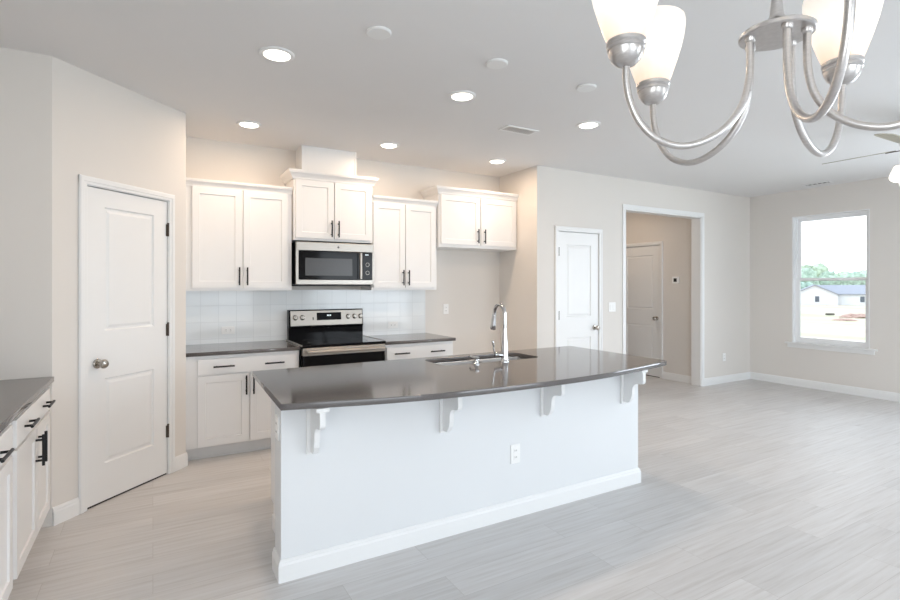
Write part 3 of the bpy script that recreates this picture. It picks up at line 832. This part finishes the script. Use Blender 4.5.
# ------------------------------------------------------------------ chandelier
CH = (.937, .490); HZ = 1.832
ch = thing('chandelier', 'brushed nickel five-arm chandelier with frosted tulip shades, hanging nearest the viewer', 'chandelier', (*CH, HZ))
bm = bm_()
lathe(bm, [(.0, .0), (.056, .0), (.0585, .002), (.0585, .007), (.055, .010), (.038, .016), (.018, .026), (.011, .036), (.009, .055), (.0075, .07)], 48)
obj('hub', bm, 'nickel', ch, True)
bm = bm_(); tube(bm, [(0, 0, .065), (0, 0, H - HZ - .03)], .0065, 12); lathe(bm, [(.013, .10), (.016, .11), (.013, .12)], 16); obj('stem', bm, 'nickel', ch, True)
bm = bm_(); lathe(bm, [(.0, H - HZ - .045), (.02, H - HZ - .045), (.055, H - HZ - .02), (.062, H - HZ - .004), (.062, H - HZ)], 36); obj('canopy', bm, 'nickel', ch, True)
AC, ASN = cos(.5235), sin(.5235)
CUPZ = 1.7895 - HZ
for adeg, AR in ((175.8, .2557), (122.3, .247), (28., .217), (-42., .24), (-103., .24)):
    a = R(adeg); r_, d_ = cos(a), sin(a)
    ux, uy = r_ * AC + d_ * ASN, -r_ * ASN + d_ * AC
    prof = [(.044, .0), (.044, -.035), (.046, -.075), (.056, -.116), (.081, -.154), (.116, -.178), (.154, -.186), (.190, -.173), (.216, -.145), (.232, -.109), (.239, -.072), (.240, CUPZ + .004)]
    prof = [(.044 + (p - .044) * (AR - .044) / .196, z) for p, z in prof]
    bm = bm_(); tube(bm, spline([(ux * p, uy * p, z) for p, z in prof], 6), .0062, 14)
    lathe(bm, [(.0085, .0), (.0085, -.006), (.006, -.009)], 16, (ux * .044, uy * .044, 0))
    arm = obj('arm', bm, 'nickel', ch, True, angle=60)
    bm = bm_(); cxx, cyy = ux * AR, uy * AR
    lathe(bm, [(.008, -.002), (.017, .002), (.025, .010), (.0295, .020), (.0305, .026), (.0325, .028), (.0325, .032), (.0315, .034), (.034, .037), (.034, .042), (.031, .045), (.0, .045)], 36)
    obj('cup', bm, 'nickel', arm, True, loc=(cxx, cyy, CUPZ))
    bm = bm_()
    outer = [(.030, .038), (.037, .055), (.047, .085), (.056, .115), (.0615, .140), (.064, .158), (.0642, .168), (.0625, .176), (.0600, .179)]
    lathe(bm, outer + [(r2 - .003, z2) for r2, z2 in reversed(outer)], 44, cap=False)
    obj('shade', bm, 'shade', arm, True, loc=(cxx, cyy, CUPZ))
    l = bpy.data.lights.new('bulb', 'POINT'); l.energy = .45; l.color = (1, .85, .68); l.shadow_soft_size = .02
    o = bpy.data.objects.new('bulb', l); COL.objects.link(o); o.parent = arm; o.location = (cxx, cyy, CUPZ + .15)

# ------------------------------------------------------------------ ceiling fan
FN = (5.23, 1.667)
fan = thing('ceiling_fan', 'ceiling fan with thin blades and light, cut off at the right edge', 'ceiling fan', (*FN, 2.50))
bm = bm_(); lathe(bm, [(0, -.05), (.05, -.05), (.075, -.035), (.10, -.01), (.115, .03), (.11, .085), (.06, .11), (.03, .12), (.02, .13)], 36); obj('motor_housing', bm, 'nickel', fan, True)
bm = bm_(); tube(bm, [(0, 0, .12), (0, 0, H - 2.50 - .04)], .013, 14); lathe(bm, [(.015, H - 2.50 - .07), (.05, H - 2.50 - .05), (.07, H - 2.50 - .01), (.07, H - 2.50)], 30); obj('downrod', bm, 'nickel', fan, True)
for k in range(4):
    a = R(90.5 + 90 * k); bm = bm_()
    poly = [(.16, -.050), (.30, -.060), (.58, -.066), (.64, -.058), (.664, -.03), (.667, 0), (.664, .03), (.64, .058), (.58, .066), (.30, .060), (.16, .050)]
    prism(bm, poly, -.003, .003, 'xy')
    bl = obj('blade', bm, 'fanblade', fan, rot=(R(-12), 0, a))
    bm = bm_(); prism(bm, [(.09, -.02), (.14, -.022), (.20, -.036), (.215, 0), (.20, .036), (.14, .022), (.09, .02)], -.010, -.0032, 'xy'); obj('blade_bracket', bm, 'bronze', bl)
bm = bm_(); lathe(bm, [(.03, -.05), (.03, -.115), (.055, -.125), (.06, -.145), (.05, -.17), (0, -.178)], 30); lk = obj('light_kit', bm, 'nickel', fan, True)
for k in range(4):
    a = R(152 + 90 * k); ux, uy = cos(a), sin(a)
    bm = bm_(); tube(bm, spline([(ux * .045, uy * .045, -.15), (ux * .11, uy * .11, -.14), (ux * .16, uy * .16, -.155)], 5), .008, 10)
    lathe(bm, [(.0, .01), (.026, .006), (.034, -.012), (.034, -.02)], 20, (ux * .17, uy * .17, -.158)); ar = obj('lamp_arm', bm, 'bronze', lk, True)
    bm = bm_(); pr_ = [(.030, -.0), (.036, -.02), (.05, -.055), (.062, -.085), (.066, -.10)]
    lathe(bm, pr_ + [(a_ - .003, b_) for a_, b_ in reversed(pr_)], 28, cap=False)
    g = obj('lamp_shade', bm, 'fan_shade', ar, True, loc=(ux * .172, uy * .172, -.168))
    g.rotation_euler = (R(-38) * -uy * -1, R(-38) * ux, 0)

# ------------------------------------------------------------------ outdoors
bm = bm_()
xs = [8.1, 12, 18, 26, 40, 70, 110, 170, 260, 420]; ys = [-60, -20, 0, 10, 20, 40, 70, 110, 180, 300]
def gz(x): return -.35 if x < 12 else (-.35 - 2.65 * min(1, (x - 12) / 40))
G = [[bm.verts.new((x, y, gz(x) + (random.uniform(-.06, .06) if 20 < x < 200 else 0))) for y in ys] for x in xs]
for i in range(len(xs) - 1):
    for j in range(len(ys) - 1): bm.faces.new((G[i][j], G[i + 1][j], G[i + 1][j + 1], G[i][j + 1]))
structure(obj('ground', bm, 'ground', smooth=True), 'pale sandy and grassy lot outside the window', 'ground')
bm = bm_(); box(bm, -60, XR, -60, YN - .14, -.4, -.12)
structure(obj('yard', bm, 'ground'), 'grassy yard behind the viewer', 'ground')

fwd = Vector((sin(.5235), cos(.5235), 0)); rt = Vector((cos(.5235), -sin(.5235), 0))
def at(u, d, z): p = fwd * d + rt * ((u - 450) / 514.7 * d); return Vector((p.x, p.y, z))
# white house
hp = at(838, 118, -3)
hs = thing('house', 'white gabled house with grey roof seen through the window', 'house', hp, math.atan2(rt.y, rt.x) - R(33))
gw, gl, eh, ph = 8.6, 15.0, 2.55, 4.75
bm = bm_(); prism(bm, [(-gw, 0), (0, 0), (0, eh), (-gw / 2, ph - .15), (-gw, eh)], 0, 12, 'xz')
box(bm, -.5, gl, 2.0, 11, 0, eh); obj('walls', bm, 'siding', hs)
bm = bm_()
for s in (-1, 1):
    prism(bm, [(-gw / 2, ph - .15), (-gw / 2, ph + .05), (-gw / 2 + s * (gw / 2 + .4), eh - .05), (-gw / 2 + s * (gw / 2 + .4), eh - .25)], -.4, 12.4, 'xz')
prism(bm, [(1.6, eh - .1), (6.5, ph - .3), (11.4, eh - .1), (11.4, eh + .1), (6.5, ph - .05), (1.6, eh + .1)], -gw / 2, gl + .4, 'yz')
obj('roof', bm, 'roof', hs)
for x, y, z, w_, h_ in ((-3.9, 0, .75, .8, 1.3), (4.6, 2.0, .75, .8, 1.3)):
    bm = bm_(); box(bm, x - w_ / 2, x + w_ / 2, y - .05, y + .02, z, z + h_); obj('window', bm, 'wglass', hs)
# trees
def tree(u, d, top, wd, k, lab):
    base = at(u, d, -3); h = top + 3
    t = thing('tree', lab, 'tree', base, random.uniform(0, 6), 'trees beyond the house')
    bm = bm_(); tube(bm, [(0, 0, 0), (.1, 0, h * .3), (0, .1, h * .62)], [.22, .18, .1], 8); obj('trunk', bm, 'bark', t)
    bm = bm_()
    for q in range(11):
        a = random.uniform(0, 6.28); rr = random.uniform(.1, .42) * wd; z = h * random.uniform(.32, .82)
        s = wd * random.uniform(.22, .34)
        r_ = bmesh.ops.create_icosphere(bm, subdivisions=3, radius=s)
        c = Vector((rr * cos(a), rr * sin(a), min(z, h - s)))
        for v in r_['verts']:
            n = v.co.normalized(); v.co = c + v.co * (1 + .22 * sin(n.x * 9 + q) * sin(n.y * 8 + 2 * q) + .12 * sin(n.z * 17 + q))
    obj('crown', bm, M['leaf'][k % 3], t, True, angle=180)
TL = ['broad pale green tree, leftmost behind the white house', 'rounded green tree just right of the leftmost tree', 'mid-height tree above the house gable',
      'lower green tree right of the house gable', 'tall pale tree behind the middle of the roof', 'dense tree behind the roof, third from the right edge',
      'pale tree behind the roof, second from the right edge', 'green tree at the right edge of the window view', 'dark bushy tree low beside the house gable']
for i, (u, d, top, wd) in enumerate([(799, 150, 6.6, 8), (811, 164, 8.4, 9), (821, 178, 6.4, 8), (832, 153, 6.0, 8), (842, 167, 5.8, 8), (851, 181, 6.4, 8), (861, 139, 5.0, 7), (869, 165, 6.8, 8), (803, 141, 2.6, 5)]):
    tree(u, d, top, wd, i, TL[i])
# red dirt heaps and a pipe on the lot
def heap(u, d, r, h, lab):
    bm = bm_(); bmesh.ops.create_icosphere(bm, subdivisions=4, radius=1)
    for v in bm.verts:
        n = v.co.copy(); f = 1 + .2 * sin(n.x * 7 + u) * sin(n.y * 6) + .1 * sin(n.x * 15 + n.y * 13)
        v.co = Vector((n.x * r * f, n.y * r * f, n.z * h * f))
    p = at(u, d, 0); tag(obj('dirt_heap', bm, 'dirt', smooth=True, loc=(p.x, p.y, gz(p.x) - .05)), lab, 'dirt heap', 'dirt heaps on the lot')
heap(858, 72, 1.9, .55, 'larger reddish dirt heap in front of the white house')
heap(845, 66, 1.2, .28, 'low reddish dirt heap left of the larger heap')
p = at(830, 78, 0)
bm = bm_(); tube(bm, [(-.6, 0, .16), (.6, 0, .16)], .16, 14)
tag(obj('drain_pipe', bm, 'log', loc=(p.x, p.y, gz(p.x)), rot=(0, 0, math.atan2(rt.y, rt.x))), 'dark pipe lying on the sandy lot', 'pipe')
